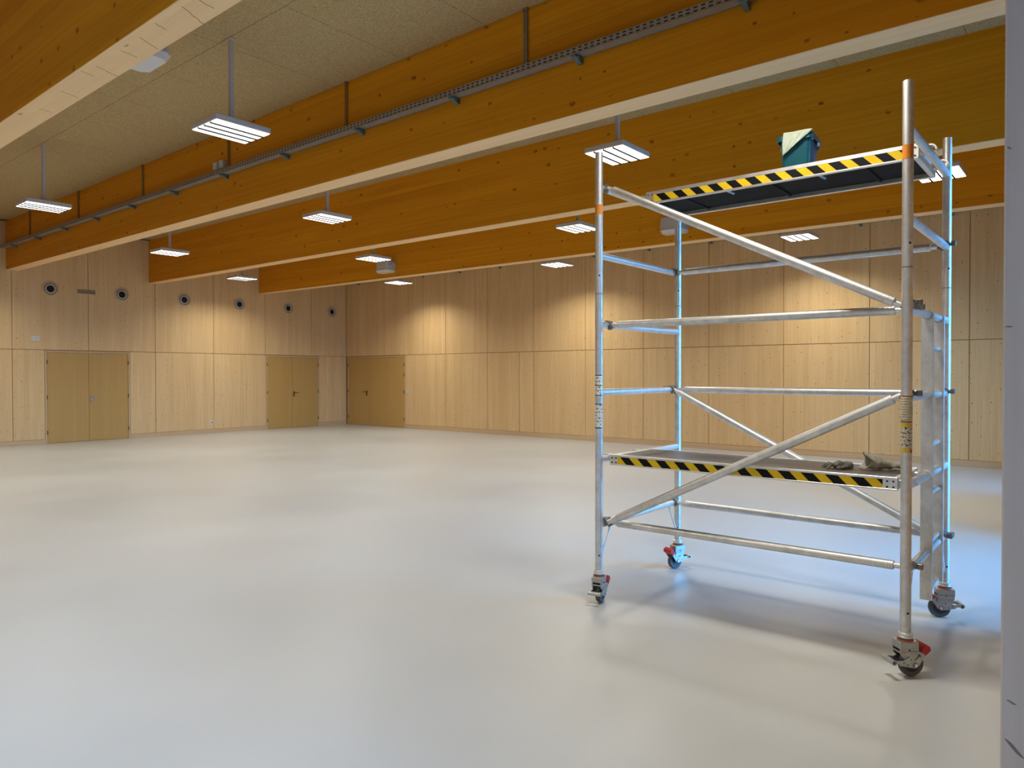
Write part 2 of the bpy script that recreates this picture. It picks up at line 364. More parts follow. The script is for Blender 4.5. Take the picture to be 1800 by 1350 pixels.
# window front behind and to the right of the camera (not in the picture): bays between posts, glazed widths shaped to set the daylight on floor and post
wallS = struct(MB().box(XW-.2, XB+.25, YS-0.12, YS, 3.35, 5.1).build('wall_near', M['panel']))
wallW = struct(MB().box(XW-.2, XW, YS-.1, YA+.1, -0.1, 5.1).build('wall_back', M['panel']))
bays = [(-3.76, -0.99, 1), (-0.75, 0.8, 1), (0.8, 2.04, 0), (2.28, 5.07, 0), (5.31, 8.095, 1), (8.335, 11.125, 0), (11.365, 12.5, 1), (12.5, XB, 0)]
for x in (-4.25, -0.99, 5.07, 8.095, 11.125): MB().box(0, 0.24, -0.1, 0.95, 0, 3.725).build('post', M['post'], wallS, (x, YS, 0))
nwin = 0
for a, b, glazed in bays:
    if not glazed:
        MB().box(0, b-a, -0.1, 0, 0, 3.35).build('infill_panel', M['panel'], wallS, (a, YS, 0)); continue
    nwin += 1
    w = struct(empty('window_%d' % nwin, (a, YS-0.05, 0)))
    f = MB(); B = b-a
    for u0, u1, v0, v1 in ((0, .07, 0, 3.35), (B-.07, B, 0, 3.35), (B/2-.035, B/2+.035, 0, 3.35), (0, B, 0, .08), (0, B, 3.27, 3.35)): f.box(u0, u1, -0.04, 0.04, v0, v1)
    f.build('window_frame', M['post'], w)
    for u0, u1 in ((.07, B/2-.035), (B/2+.035, B-.07)): MB().box(u0, u1, -0.006, 0.006, .08, 3.27).build('pane', M['glass'], w)
struct(MB().box(-60, 70, -90, YS-0.16, -0.3, -0.16).build('ground', M['ground']))

# ------------------------------------------------------------------ roof beams
BL = {0: 'nearest glulam roof beam at upper left with pale, cracked underside', 1: 'long amber glulam roof beam carrying the cable tray on its side',
      2: 'amber glulam roof beam just beyond the one with the cable tray', 3: 'farthest glulam roof beam, in front of the long panelled wall, with white speakers on it'}
def beam(x, label=None):
    r = empty('glulam_beam', (x, YS, ZBEAM + SLOPE*YS)); L = YA - YS - 0.001
    MB().box(0, BEAM_W, 0, L, 0.004, ZCEIL-ZBEAM-0.001, SLOPE).build('beam_body', M['beam'], r)
    lam = MB().box(0.0015, BEAM_W-0.0015, 0, L, 0, 0.004, SLOPE).build('bounce_lit_underside', M['underside_lit'], r); lam['label'] = 'underside of the beam, with floor-bounced light in its pale colour'
    tag(r, label or 'glulam roof beam behind the camera', 'beam', 'glulam roof beams'); return r
for i, x in enumerate(BEAM_X):
    b = beam(x, BL[i])
    if i == 0:      # drying cracks across the pale underside
        for cy, tilt, ln in ((4.15, .5, .10), (4.55, .25, .16), (4.75, .6, .20), (5.05, .35, .09), (5.35, .5, .16), (5.62, .2, .12), (6.05, .45, .18), (6.2, .3, .10), (6.75, .4, .14), (7.3, .3, .1)):
            xx = random.uniform(0.02, 0.22-ln*.8); pts = []
            for k in range(7):
                t = k/6; pts.append((xx+ln*t, cy+0.4+(t-.5)*tilt*ln+random.uniform(-.006, .006)))
            m = MB(); 
            for (xa, ya), (xc, yc) in zip(pts[:-1], pts[1:]): m.poly([(xa, ya-.003, -.0006+SLOPE*ya), (xc, yc-.003, -.0006+SLOPE*yc), (xc, yc+.004, -.0006+SLOPE*yc), (xa, ya+.004, -.0006+SLOPE*ya)], [(0, 1, 2, 3)])
            m.build('crack', M['joint'], b)
for x in (-0.99, -4.0): beam(x)

# ------------------------------------------------------------------ pendant lights
def make_lamp():
    r = empty('pendant_light'); hx, hy = 0.285, 0.24
    h = MB().cbox(-hx, hx, -hy, hy, 0.004, 0.060, 0.006)
    h.poly([(-hx*.9, -hy*.86, .058), (hx*.9, -hy*.86, .058), (hx*.9, hy*.86, .058), (-hx*.9, hy*.86, .058), (-hx*.72, -hy*.6, .085), (hx*.72, -hy*.6, .085), (hx*.72, hy*.6, .085), (-hx*.72, hy*.6, .085)],
           [(3, 2, 1, 0), (4, 5, 6, 7), (0, 1, 5, 4), (1, 2, 6, 5), (2, 3, 7, 6), (3, 0, 4, 7)])
    h.build('housing', M['white'], r)
    for k in range(1, 4):
        y = -hy + 0.006 + k*(2*hy-0.012)/4; MB().box(-hx+.006, hx-.006, y-.0065, y+.0065, -0.0135, 0.004).build('divider', M['divider'], r)
    pitch = (2*hy-0.012)/4
    for k in range(4):
        y = -hy+0.006+(k+.5)*pitch; MB().box(-hx+.010, hx-.010, y-pitch/2+.005, y+pitch/2-.005, -0.001, 0.0035).build('light_strip', M['led'], r)
    s = MB().cbox(-0.020, 0.020, -0.021, 0.021, 0.085, 0.91, 0.003).build('stem', M['white'], r)
    MB().cbox(-0.023, 0.023, -0.024, 0.024, 0.085, 0.17, 0.003).build('stem_bracket', M['white'], s)
    MB().tube((-0.0245, 0, 0.145), (-0.022, 0, 0.145), 0.007, n=10).build('screw', M['hole'], s)
    MB().cbox(-0.028, 0.028, -0.04, 0.04, 0.893, 0.905, 0.003).build('ceiling_plate', M['white'], s)
    ld = D.lights.new('lamp_light', 'AREA'); ld.shape = 'RECTANGLE'; ld.size = 0.55; ld.size_y = 0.46; ld.energy = LAMP_W; ld.color = LAMP_RGB; ld.spread = LAMP_SPREAD
    lo = D.objects.new('lamp_light', ld); COL.objects.link(lo); lo.parent = r; lo.location = (0, 0, -0.003)
    return r
lamp0 = make_lamp(); first = True
LAMPS = [
 (3.70, 6.62, 'largest white pendant light, hanging at upper left before the cable tray beam'),
 (3.70, 11.78, 'white pendant light at the far left edge, before the cable tray beam'),
 (3.70, 16.95, 'white pendant light beyond the left edge, lighting the far end of the left wall'), (3.70, 1.48, 'white pendant light above the top edge, nearest the front of the scaffold'),
 (6.73, 4.09, 'white pendant light just above the front left post of the scaffold'),
 (6.73, 9.25, 'white pendant light in the middle, hanging below the cable tray beam'),
 (6.73, 14.42, 'white pendant light before the left end of the second beam'),
 (9.76, 1.54, 'white pendant light partly hidden behind the top right corner of the scaffold'),
 (9.76, 6.68, 'white pendant light touching the left side of the scaffold post in view'),
 (9.76, 11.83, 'white pendant light right above the small white speaker on the far beam'),
 (9.76, 16.98, 'white pendant light nearest the far left wall above its glowing patch'),
 (12.79, 4.12, 'white pendant light seen through the scaffold against the long wall'),
 (12.79, 9.30, 'white pendant light before the long wall, left of the scaffold post'),
 (12.79, 14.48, 'white pendant light nearest the room corner, before the long wall'),
 (0.67, 4.1, 'white pendant light overhead, before the nearest roof beam'), (0.67, 9.25, 'white pendant light left of the view, middle of the row before the nearest beam'),
 (0.67, 14.4, 'white pendant light left of the view, far end before the nearest beam'), (-2.36, 1.55, 'unseen white pendant light added behind the camera to light the post'), (-2.36, 6.66, 'white pendant light behind the camera, along the rear wall')]  # the unseen lamp by the window front is added to warm the post
for x, y, lab in LAMPS:
    o = lamp0 if first else copy_tree(lamp0); first = False
    o.location = (x, y, 3.885 + SLOPE*y)
    tag(o, lab or 'white pendant light outside the picture', 'lamp', 'pendant lights' if lab else 'pendant lights outside the picture')

# ------------------------------------------------------------------ cable trays
def tray(root, L, w, h, bx, z0):     # local: y along, x from 0 (room side) to w (wall side)
    MB().box(0, 0.003, 0, L, 0, h, SLOPE).build('side_rail', M['slots'], root)
    MB().box(0, w, 0, L, 0, 0.003, SLOPE).build('tray_floor', M['slots'], root)
    MB().box(w-0.003, w, 0, L, 0, h, SLOPE).build('side_rail', M['slots'], root)
    MB().box(-0.003, 0.004, 0, L, h, h+0.006, SLOPE).box(-0.003, 0.003, 0, L, -0.004, 0.003, SLOPE).box(w-0.003, w+0.002, 0, L, -0.005, 0.002, SLOPE).build('rail_lip', M['galv'], root)
def bracket_mesh(w):
    m = MB().prism([(0, -0.006), (w+0.02, -0.006), (w+0.02, -0.055), (w, -0.055), (w*0.35, -0.030), (0, -0.022)], 'y', -0.02, 0.02)
    m.cbox(w*0.2, w*0.75, -0.035, 0.035, -0.028, -0.006, 0.004)
    me = m.mesh('bracket'); me.materials.append(M['bluesteel']); return me
tx = 4.95; ty = 0.35; zt = 4.188
TR = empty('cable_tray', (tx, ty, zt + SLOPE*ty)); tag(TR, 'long slotted metal cable tray fixed to the side of a roof beam', 'cable tray')
tray(TR, YA-0.05-ty, 0.10, 0.048, None, None); bmh = bracket_mesh(0.10)
for k in range(12):
    y = 2.0 + 1.432*k
    if y < YA-.1: obj('bracket', bmh, None, TR, (0, y-ty, SLOPE*(y-ty)))
TB = empty('cable_tray', (XB-0.13, 0.2, 4.268)); tag(TB, 'dark cable tray along the top of the long panelled wall', 'cable tray')
tray(TB, YA-0.25, 0.12, 0.05, None, None); bmh2 = bracket_mesh(0.11)
for k in range(12):
    y = 2.03 + 1.435*k
    if y < YA-.1: obj('bracket', bmh2, None, TB, (0, y-0.2, SLOPE*(y-0.2)))
# conduits rising from the tray to the ceiling
CL = ['thick grey metal conduit rising to the ceiling, rightmost on the tray beam', 'second thin brown conduit from the right on the tray beam', 'thin conduit beside the two grey boxes on the tray beam',
      'thin brown conduit on the tray beam, left of the two grey boxes', 'thin brown conduit on the tray beam right of the far left lamp', 'thin brown conduit on the tray beam behind the far left lamp']
M['conduit'] = plain('brown_grey_conduit', (0.28, 0.14, 0.04), 0.5); 
for k, y in enumerate((4.02, 6.585, 9.12, 11.716, 14.34, 16.9)):
    zb = zt + SLOPE*y + 0.062; zc = ZCEIL + SLOPE*y; w = 0.020 if k == 0 else 0.011
    c = empty('conduit', (BEAM_X[1]-0.0005, y, zb)); tag(c, CL[k], 'conduit', 'conduits on the tray beam')
    mt = M['galv'] if k == 0 else M['conduit']
    MB().cbox(-0.024, 0, -w, w, 0, zc-zb-0.012, 0.004).build('channel', mt, c)
    MB().box(-0.030, -0.024, w*.3, w*.75, 0, zc-zb-0.02).build('cover_edge', mt, c)
    MB().box(-0.032, 0, -w*1.4, w*1.4, zc-zb-0.016, zc-zb-0.004).build('top_clip', M['joint'], c)
for k, (y, lab) in enumerate(((9.42, 'left one of two small grey boxes above the cable tray'), (9.26, 'right one of two small grey boxes above the cable tray'))):
    b = empty('junction_box', (BEAM_X[1]-0.0005, y, 4.345)); tag(b, lab, 'junction box', 'boxes above the cable tray')
    MB().cbox(-0.05, 0, -0.055, 0.055, 0, 0.115, 0.008).build('box_body', M['offwhite'], b); MB().cbox(-0.056, -0.05, -0.045, 0.045, 0.01, 0.105, 0.002).build('box_lid', M['plastic'], b)

# ------------------------------------------------------------------ loudspeakers on the beams
def speaker(loc, rz, label):         # local -x faces the room, +x is the mounting side
    r = empty('loudspeaker', loc, rz)
    prof = [(-0.26, -0.13), (-0.285, -0.10), (-0.275, -0.02), (-0.255, 0.0)]
    m = MB()
    w0, w1 = 0.20, 0.235
    m.prism([(0, -w1+.02), (0, w1-.02), (-.20, w0), (-.245, w0-.05), (-.245, -w0+.05), (-.20, -w0)], 'z', -0.075, 0.13)
    m.build('speaker_shell', M['offwhite'], r)
    m = MB(); lo = [(0, -w1+.02), (0, w1-.02), (-.205, w0+.005), (-.255, w0-.045), (-.255, -w0+.045), (-.205, -w0-.005)]
    hi = [(x*0.9, y*0.88) for x, y in lo]; n = 6
    m.poly([(x, y, -0.080) for x, y in lo] + [(x, y, -0.125) for x, y in hi] + [(x, y, -.072) for x, y in lo], [tuple(range(6, 12))] + [(i, (i+1) % n, 6+(i+1) % n, 6+i) for i in range(n)] + [(12+i, 12+(i+1) % n, (i+1) % n, i) for i in range(n)] + [tuple(range(12, 18))])
    m.build('speaker_front', M['plastic'], r)
    MB().tube((-0.10, -w1-.012, 0.03), (-0.10, w1+.012, 0.03), 0.035, n=16).build('pivot', M['offwhite'], r)
    MB().cbox(-0.125, 0.0, -w1-.016, -w1-.008, -0.02, 0.08, .003).cbox(-0.125, 0.0, w1+.008, w1+.016, -0.02, 0.08, .003).cbox(-0.006, 0, -w1-.016, w1+.016, -.02, .10, .002).build('mounting_yoke', M['offwhite'], r)
    tag(r, label, 'speaker', 'speakers on the beams'); return r
speaker((BEAM_X[3]-.001, 5.60, 4.03), 0, 'white speaker box on the far beam, behind the back left scaffold post')
speaker((BEAM_X[3]-.001, 12.93, 4.04), 0, 'small white speaker box on the far beam, below a pendant light')
speaker((BEAM_X[0]+BEAM_W+.001, 5.55, 4.00), PI, 'white speaker box half hidden behind the nearest beam at upper left')

# ------------------------------------------------------------------ fittings on the walls
VL = ['leftmost round air nozzle high on the left wall', 'round air nozzle just right of the rectangular grille', 'third round air nozzle from the left', 'fourth round air nozzle from the left, above the glowing patch', 'fifth round air nozzle from the left', 'round air nozzle closest to the room corner']
for k in range(6):
    v = empty('air_nozzle', (5.917 + 1.5367*k, YA, 3.51 - 0.003*k), 0); tag(v, VL[k], 'vent', 'round air nozzles')
    MB().lathe([(0.172, 0), (0.172, -0.012), (0.160, -0.020), (0.142, -0.020), (0.135, -0.006), (0.135, 0)], axis='y', n=36).build('flange_ring', M['nozzle'], v)
    MB().lathe([(0.132, -0.001), (0.126, -0.006), (0.112, -0.010), (0.106, -0.001)], axis='y', n=36).build('shadow_ring', M['grille'], v)
    MB().lathe([(0.108, -0.002), (0.108, -0.020), (0.098, -0.028), (0.084, -0.026), (0.078, -0.004)], axis='y', n=36).build('nozzle_ring', M['offwhite'], v)
    MB().lathe([(0.0001, -0.003), (0.080, -0.003)], axis='y', n=36).build('opening', M['hole'], v)
g = empty('air_grille', (6.665, YA, 3.505)); tag(g, 'small rectangular beige grille between two round nozzles', 'grille')
gf = MB()
for q in ((-.205, .205, .045, .058), (-.205, .205, -.058, -.045), (-.205, -.190, -.045, .045), (.190, .205, -.045, .045)): gf.cbox(q[0], q[1], -0.012, 0, q[2], q[3], .002)
gf.build('grille_frame', M['nozzle'], g); MB().box(-.19, .19, -0.002, 0, -.045, .045).build('grille_back', M['grille'], g)
for k in range(5): MB().box(-.19, .19, -0.009, -0.002, -.040+k*.018, -.034+k*.018).build('slat', M['grille'], g)
def plate(name, loc, rz, w, h, lab, cat, dots):
    r = empty(name, loc, rz); MB().cbox(-w/2, w/2, -0.012, 0, -h/2, h/2, .003).build('cover_plate', M['plastic'], r)
    for x, z, q in dots: MB().cbox(x-q, x+q, -0.016, -0.012, z-q*.8, z+q*.8, .002).build('insert', M['hole'] if cat == 'socket' else M['offwhite'], r)
    return tag(r, lab, cat)
plate('alarm_panel', (5.61, YA, 2.372), 0, 0.16, 0.10, 'small white wall box above the left double door', 'wall box', ((.02, 0, .02), (-.04, .01, .012)))
plate('wall_socket', (9.72, YA, 0.278), 0, 0.10, 0.10, 'white wall socket low on the left wall', 'socket', ((0, 0, .018),))
plate('light_switch', (XB, 15.64, 1.045), -PI/2, 0.10, 0.11, 'white light switch beside the corner door on the long wall', 'switch', ((0, 0, .03),))

# white-glazed post at the right edge
tp = tag(MB().cbox(0, 0.24, 0.64, 0.99, 0, ZBEAM+SLOPE*YS-0.003, 0.004).build('timber_post', M['post'], None, (BEAM_X[0], YS, 0)), 'pale white-glazed timber post standing at the right edge', 'post')
MB().box(0.03, 0.21, 0.0, 0.638, 0, 3.70).build('infill_panel', M['post'], wallS, (BEAM_X[0], YS, 0))
for (ya, za), (yc, zc), wd in (((0.178, 0.782), (0.158, 0.777), .003), ((0.181, 0.690), (0.143, 0.655), .006), ((0.187, 1.660), (0.170, 1.662), .002), ((0.185, 2.08), (0.176, 2.076), .002)):
    pts = [(ya+(yc-ya)*k/6, za+(zc-za)*k/6+.001*math.sin(k*1.1), wd*math.sin(PI*(k+.4)/6.8)) for k in range(7)]; m = MB()
    m.poly([(-.0006, y, z+w) for y, z, w in pts] + [(-.0006, y, z-w) for y, z, w in pts], [(k, k+1, k+8, k+7) for k in range(6)])
    m.build('scuff', M['scuff'], tp, (0, -YS, 0))

# ------------------------------------------------------------------ the mobile scaffold tower
SX, SY, SW, SL = 4.118, 0.79, 1.157, 1.855
S = empty('scaffold_tower', (SX, SY, 0)); tag(S, 'aluminium mobile scaffold tower on four castors', 'scaffold')
PR, RR, BR = 0.0260, 0.0225, 0.0240
RZ = [0.535, 0.975, 1.43, 1.887, 2.352, 2.81]; JOINT, TOP = 2.095, 3.04
corner = {'FR': (0, 0), 'BR': (SW, 0), 'FL': (0, SL), 'BL': (SW, SL)}
for k, (x, y) in corner.items():
    lo = MB().tube((0, 0, 0.225), (0, 0, JOINT-0.003), PR, n=28, caps=True).build('lower_post', M['alu'], S, (x, y, 0))
    up = MB().lathe([(PR-.004, JOINT+.002), (PR, JOINT+.002), (PR, TOP), (PR-.004, TOP), (PR-.004, TOP-.05)], n=28).build('upper_post', M['alu'], S, (x, y, 0))
    MB().tube((0, 0, JOINT-.006), (0, 0, JOINT+.006), PR-.002, n=24).build('joint_ring', M['claw'], up)
    MB().lathe([(0.0001, TOP-.02), (PR-.003, TOP-.02)], n=20).build('open_end', M['hole'], up)
    for z in (0.33, JOINT+.12):                                   # lock-pin holes facing the hall
        dx, dy = (-.80, -.60)
        MB().tube((dx*(PR-.002), dy*(PR-.002), z), (dx*(PR+.0006), dy*(PR+.0006), z), 0.006, n=10).build('pin_hole', M['hole'], lo if z < 2 else up)
for y in (0, SL):
    for z in RZ: MB().tube((0, y, z), (SW, y, z), RR, n=20).build('rung', M['alu_b'], S)
    for a, s in ((0, 1), (SW, -1)):
        MB().tube((a+s*0.155, y, RZ[0]-.015), (a+s*0.018, y, 0.295), 0.0075, n=10).build('knee_brace', M['alu_b'], S)
def claw_on(parent, x, y, z, s):      # open hook over a rung that runs along x; s = side the brace leaves on
    m = MB(); pts = []; n = 14
    for k in range(n+1):
        a = math.radians(-60 + 250*k/n); pts.append((y - s*math.cos(a)*-1*0.0, z, a))
    ring = []
    for k in range(n+1):
        a = math.radians(-70 + 250*k/n); c, q = math.cos(a)*s, math.sin(a)
        for r in (RR+.0015, RR+.011): ring.append((x-.019, y+c*r, z+q*r)); ring.append((x+.019, y+c*r, z+q*r))
    fs = []
    for k in range(n):
        b = 4*k; e = b+4
        fs += [(b, e, e+1, b+1), (b+2, b+3, e+3, e+2), (b, b+2, e+2, e), (b+1, e+1, e+3, b+3)]
    fs += [(0, 1, 3, 2), (4*n, 4*n+2, 4*n+3, 4*n+1)]
    m.poly(ring, fs)
    m.cbox(x-.012, x+.012, y-s*(RR+.026)-.012, y-s*(RR+.026)+.016, z-.004, z+.028, .004)     # release catch
    m.tube((x-.024, y+s*(RR+.014), z-.012), (x+.024, y+s*(RR+.014), z-.012), .006, n=8)
    return m.build('claw', M['claw'], parent)
def brace(name, x, z_left, z_right, r=BR):
    a, b = Vector((x, SL-0.034, z_left)), Vector((x, 0.034, z_right)); d = (b-a).normalized()
    o = MB().tube(a+d*.045, b-d*.045, r, n=22).build(name, M['alu'], S)
    for p, dd in ((a, d), (b, -d)):
        m = MB().tube(p, p+dd*.05, r*.62, n=14)
        for q in (.048, .062, .076): m.tube(p+dd*q, p+dd*(q+.006), r+.0012, n=20)
        m.build('end_sleeve', M['alu_b'], o)
    claw_on(o, x, SL, z_left, -1); claw_on(o, x, 0, z_right, 1); return o
brace('diagonal_brace', 0.062, RZ[5], RZ[3]+.02, .026); brace('horizontal_brace', 0.115, RZ[3], RZ[3])
brace('diagonal_brace', 0.058, RZ[0]+.01, RZ[2]+.01, .026); brace('horizontal_brace', 0.115, RZ[0], RZ[0])
brace('horizontal_brace', SW-.065, RZ[4], RZ[4]); brace('horizontal_brace', SW-.065, RZ[2], RZ[2])
brace('diagonal_brace', SW-.12, RZ[2], RZ[0], .025); brace('horizontal_brace', SW-.065, RZ[0], RZ[0])

def platform(x0, x1, zt, hb, fl):
    y0, y1 = 0.052, SL-0.052
    P = MB().box(x0+.03, x1-.03, y0+.02, y1-.02, zt-.014, zt-.003).build('platform', M['deck'], S)
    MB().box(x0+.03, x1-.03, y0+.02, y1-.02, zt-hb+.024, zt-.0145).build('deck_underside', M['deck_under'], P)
    for xx, s in ((x0, 1), (x1, -1)):          # side beams: web, flanges
        m = MB().box(min(xx+s*.003, xx+s*.009), max(xx+s*.003, xx+s*.009), y0, y1, zt-hb, zt)
        m.cbox(min(xx, xx+s*.034), max(xx, xx+s*.034), y0, y1, zt-fl, zt+.004, .001).cbox(min(xx-s*.001, xx+s*.030), max(xx-s*.001, xx+s*.030), y0, y1, zt-hb-.004, zt-hb+.005, .001)
        m.build('side_beam', M['alu_b'], P)
    ty0, ty1 = y0+.07, y1-.06
    MB().box(-.0015, .0012, -(ty1-ty0)/2, (ty1-ty0)/2, -(hb-fl-.005)/2, (hb-fl-.005)/2).build('hazard_tape', M['hazard'], P, (x0+.002, (ty0+ty1)/2, zt-(hb+fl-.005)/2-.0005))
    for yy, s in ((y0, 1), (y1, -1)):          # end profiles, rivets and hooks
        MB().cbox(x0+.004, x1-.004, min(yy, yy+s*.03), max(yy, yy+s*.03), zt-hb, zt-.001, .003).build('end_profile', M['alu_b'], P)
        for q in (.018, .048):
            for zz in (zt-.018, zt-hb+.014): MB().tube((x0+.004, yy+s*q, zz), (x0-.0005, yy+s*q, zz), .0055, n=10).build('rivet', M['black'], P)
        for xx in (x0+.075, x1-.075):
            rc = Vector((xx, yy-s*.052, zt-.033))       # over the rung
            m = MB(); n = 10; ring = []
            for k in range(n+1):
                a = math.radians(-30+215*k/n)
                for r in (RR+.002, RR+.011): ring += [(xx-.03, rc.y+s*math.cos(a)*r, rc.z+math.sin(a)*r), (xx+.03, rc.y+s*math.cos(a)*r, rc.z+math.sin(a)*r)]
            fs = [(0, 1, 3, 2), (4*n, 4*n+2, 4*n+3, 4*n+1)]
            for k in range(n):
                b = 4*k; e = b+4; fs += [(b, e, e+1, b+1), (b+2, b+3, e+3, e+2), (b, b+2, e+2, e), (b+1, e+1, e+3, b+3)]
            m.poly(ring, fs); m.cbox(xx-.028, xx+.028, min(yy-s*.02, yy+s*.004), max(yy-s*.02, yy+s*.004), zt-.052, zt-.012, .004)
            m.build('hook', M['alu_b'], P)
    for yy in (0.36, 0.94, 1.55): MB().box(x0+.034, x1-.034, yy-.010, yy+.010, zt-hb+.014, zt-hb+.0245).build('cross_rib', M['deck_under'], P)
    for yy in (0.62, 1.22): MB().tube((x0+.01, yy, zt-hb+.012), (x0+.135, yy-.02, zt-hb+.004), .009, n=10).build('locking_pin', M['zinc'], P)
    return P
pl = platform(0.052, 0.585, 1.005, 0.062, 0.009); pl['label'] = 'lower dark platform with hazard stripes'
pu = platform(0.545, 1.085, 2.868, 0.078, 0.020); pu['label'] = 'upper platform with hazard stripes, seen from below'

# ladder hanging in the right-hand frame
lad = MB().box(0.535, 0.560, -0.030, 0.030, 0.262, 1.868).build('ladder', M['alu'], S); lad['label'] = 'narrow ladder in the right-hand frame'
MB().box(0.885, 0.910, -0.030, 0.030, 0.290, 1.868).build('ladder_stile', M['alu'], lad)
for k in range(6): MB().tube((0.560, 0, 0.30+.28*k), (0.885, 0, 0.30+.28*k), 0.0145, n=14).build('ladder_rung', M['alu_b'], lad)
for xx in (0.5475, 0.8975): MB().lathe([(RR+.006, -.013), (RR+.006, .013), (RR+.001, .013), (RR+.001, -.013)], (xx, 0, RZ[3]), 'x', 20, True).build('ladder_hook', M['zinc'], lad)

# castors; local +x is the side of the grey pedal
def castor(x, y, ang):
    c = empty('castor'); bpy.data.objects.remove(c)
    m = MB().cbox(-.052, .052, -.036, .036, .150, .188, .004)
    for s in (-1, 1):
        yy = s*.030
        m.prism([(-.052, .165), (.052, .165), (.046, .120), (.020, .090), (-.012, .062), (-.050, .062), (-.058, .080), (-.050, .120)], 'y', yy-.003, yy+.003)
    m.cbox(-.048, .048, -.0375, .0375, .128, .137, .002)
    o = m.build('castor', M['zinc'], S, (x, y, 0), (0, 0, ang))
    w = MB().lathe([(.040, -.015), (.058, -.017), (.063, -.012), (.065, 0), (.063, .012), (.058, .017), (.040, .015)], (-.030, 0, .065), 'y', 32).build('tyre', M['tyre'], o)
    MB().lathe([(.0001, -.013), (.014, -.016), (.018, -.010), (.036, -.010), (.041, -.014), (.041, .014), (.036, .010), (.018, .010), (.014, .016), (.0001, .013)], (-.030, 0, .065), 'y', 32).build('wheel_rim', M['rim'], o)
    MB().tube((-.030, -.045, .068), (-.030, .045, .068), .0085, n=14).build('axle_bolt', M['alu_b'], o)
    MB().tube((-.030, -.040, .068), (-.030, .040, .068), .0145, n=20).build('axle_ring', M['claw'], o)
    hm = MB()
    for hx, hz in ((-.005, .098), (.012, .072), (-.056, .112), (.034, .084), (0.0, .145)): hm.tube((hx, -.0392, hz), (hx, .0392, hz), .0035, n=8)
    hm.build('rivet_hole', M['black'], o)
    lv = MB()
    for s in (-1, 1):
        yy = s*.0365
        lv.prism([(.055, .070), (.052, .088), (.0, .112), (-.030, .090), (-.072, .135), (-.090, .122), (-.050, .066), (-.030, .052), (.010, .060)], 'y', yy-.002, yy+.002)
    lv.build('brake_lever', M['zinc'], o)
    MB().prism([(-.064, .136), (-.083, .116), (-.112, .140), (-.108, .160), (-.088, .172)], 'y', -.042, .042).build('brake_pedal', M['red'], o)
    lp = MB().lathe([(.014, -.045), (.014, .045), (.009, .045), (.009, -.045)], (.088, 0, .088), 'y', 18, True)
    for s in (-1, 1): lp.prism([(.03, .074), (.03, .092), (.085, .098), (.085, .082)], 'y', s*.037-.002, s*.037+.002)
    lp.build('release_pedal', M['zinc'], o)
    MB().lathe([(.0001, .2285), (PR+.004, .2285), (PR+.009, .226), (PR+.009, .217), (PR+.005, .214), (PR+.010, .211), (PR+.010, .203), (PR+.003, .199), (PR-.001, .188)], n=28).build('collar', M['alu_b'], o)
    MB().lathe([(PR+.004, .194), (PR+.013, .194), (PR+.013, .188), (PR+.004, .188)], n=28, closed=True).build('collar_ring', M['redring'], o)
    return o
def ang(v): return math.atan2(v.y, v.x)
R2, F2 = rgt0, Vector((math.sin(YAW), math.cos(YAW), 0))
castor(*corner['FR'], ang(-R2 - F2*0.12)); castor(*corner['BR'], ang(R2 - F2*0.25))
castor(*corner['FL'], ang(-F2*0.85 - R2*0.42)); castor(*corner['BL'], ang(R2*0.85 + F2*0.5))

# stickers and tapes wrapped round the front posts
def wrap(x, y, z0, z1, mat, name, a0=0, a1=360, off=.0008):
    n = 28; m = MB(); vs = []; h = (z1-z0)/2
    for k in range(n+1):
        a = math.radians(a0+(a1-a0)*k/n); vs += [((PR+off)*math.cos(a), (PR+off)*math.sin(a), -h), ((PR+off)*math.cos(a), (PR+off)*math.sin(a), h)]
    m.poly(vs, [(2*k, 2*k+2, 2*k+3, 2*k+1) for k in range(n)], True)
    return m.build(name, mat, S, (x, y, (z0+z1)/2))
wrap(0, SL, 2.625, 2.690, M['orange'], 'orange_tape', 130, 275); wrap(0, 0, 2.643, 2.712, M['orange'], 'orange_tape', 95, 250)
wrap(0, SL, 1.410, 1.545, M['label_w'], 'white_sticker', 120, 250); wrap(0, SL, 1.190, 1.350, M['label_w'], 'white_sticker', 120, 265)
for zz in (1.545, 1.477, 1.410, 1.350, 1.190): wrap(0, SL, zz-.003, zz+.003, M['black'], 'sticker_edge', 120, 262, .001)
wrap(0, 0, 1.150, 1.300, M['label_y'], 'yellow_sticker', 80, 330)
tw = MB(); 
for k in range(9): tw.lathe([(PR+.0005, 1.315+k*.0132), (PR+.0022, 1.318+k*.0132), (PR+.0022, 1.325+k*.0132), (PR+.0005, 1.328+k*.0132)], n=26)
tw.build('tape_wrap', M['wrap'], S); wrap(0, 0, 1.303, 1.311, M['redring'], 'dark_band', off=.001); wrap(0, 0, 1.434, 1.440, M['redring'], 'dark_band', off=.001)

# ------------------------------------------------------------------ bucket and cloth on the upper platform
def rrect(w, d, r, n=5):
    pts = []
    for cx, cy, a0 in ((w-r, d-r, 0), (-w+r, d-r, 90), (-w+r, -d+r, 180), (w-r, -d+r, 270)):
        for k in range(n+1):
            a = math.radians(a0+90*k/n); pts.append((cx+r*math.cos(a), cy+r*math.sin(a)))
    return pts
def loft(levels, smooth=True):
    m = MB(); n = len(levels[0][0]); vs = [(x, y, z) for pts, z in levels for x, y in pts]
    m.poly(vs, [(j*n+i, j*n+(i+1) % n, (j+1)*n+(i+1) % n, (j+1)*n+i) for j in range(len(levels)-1) for i in range(n)], smooth)
    m.poly([(x, y, levels[0][1]) for x, y in levels[0][0]], [tuple(range(n))]); return m
BK = empty('bucket', (SX+0.895, SY+0.83, 2.873), 0.10); tag(BK, 'teal rectangular plastic bucket on the upper platform', 'bucket')
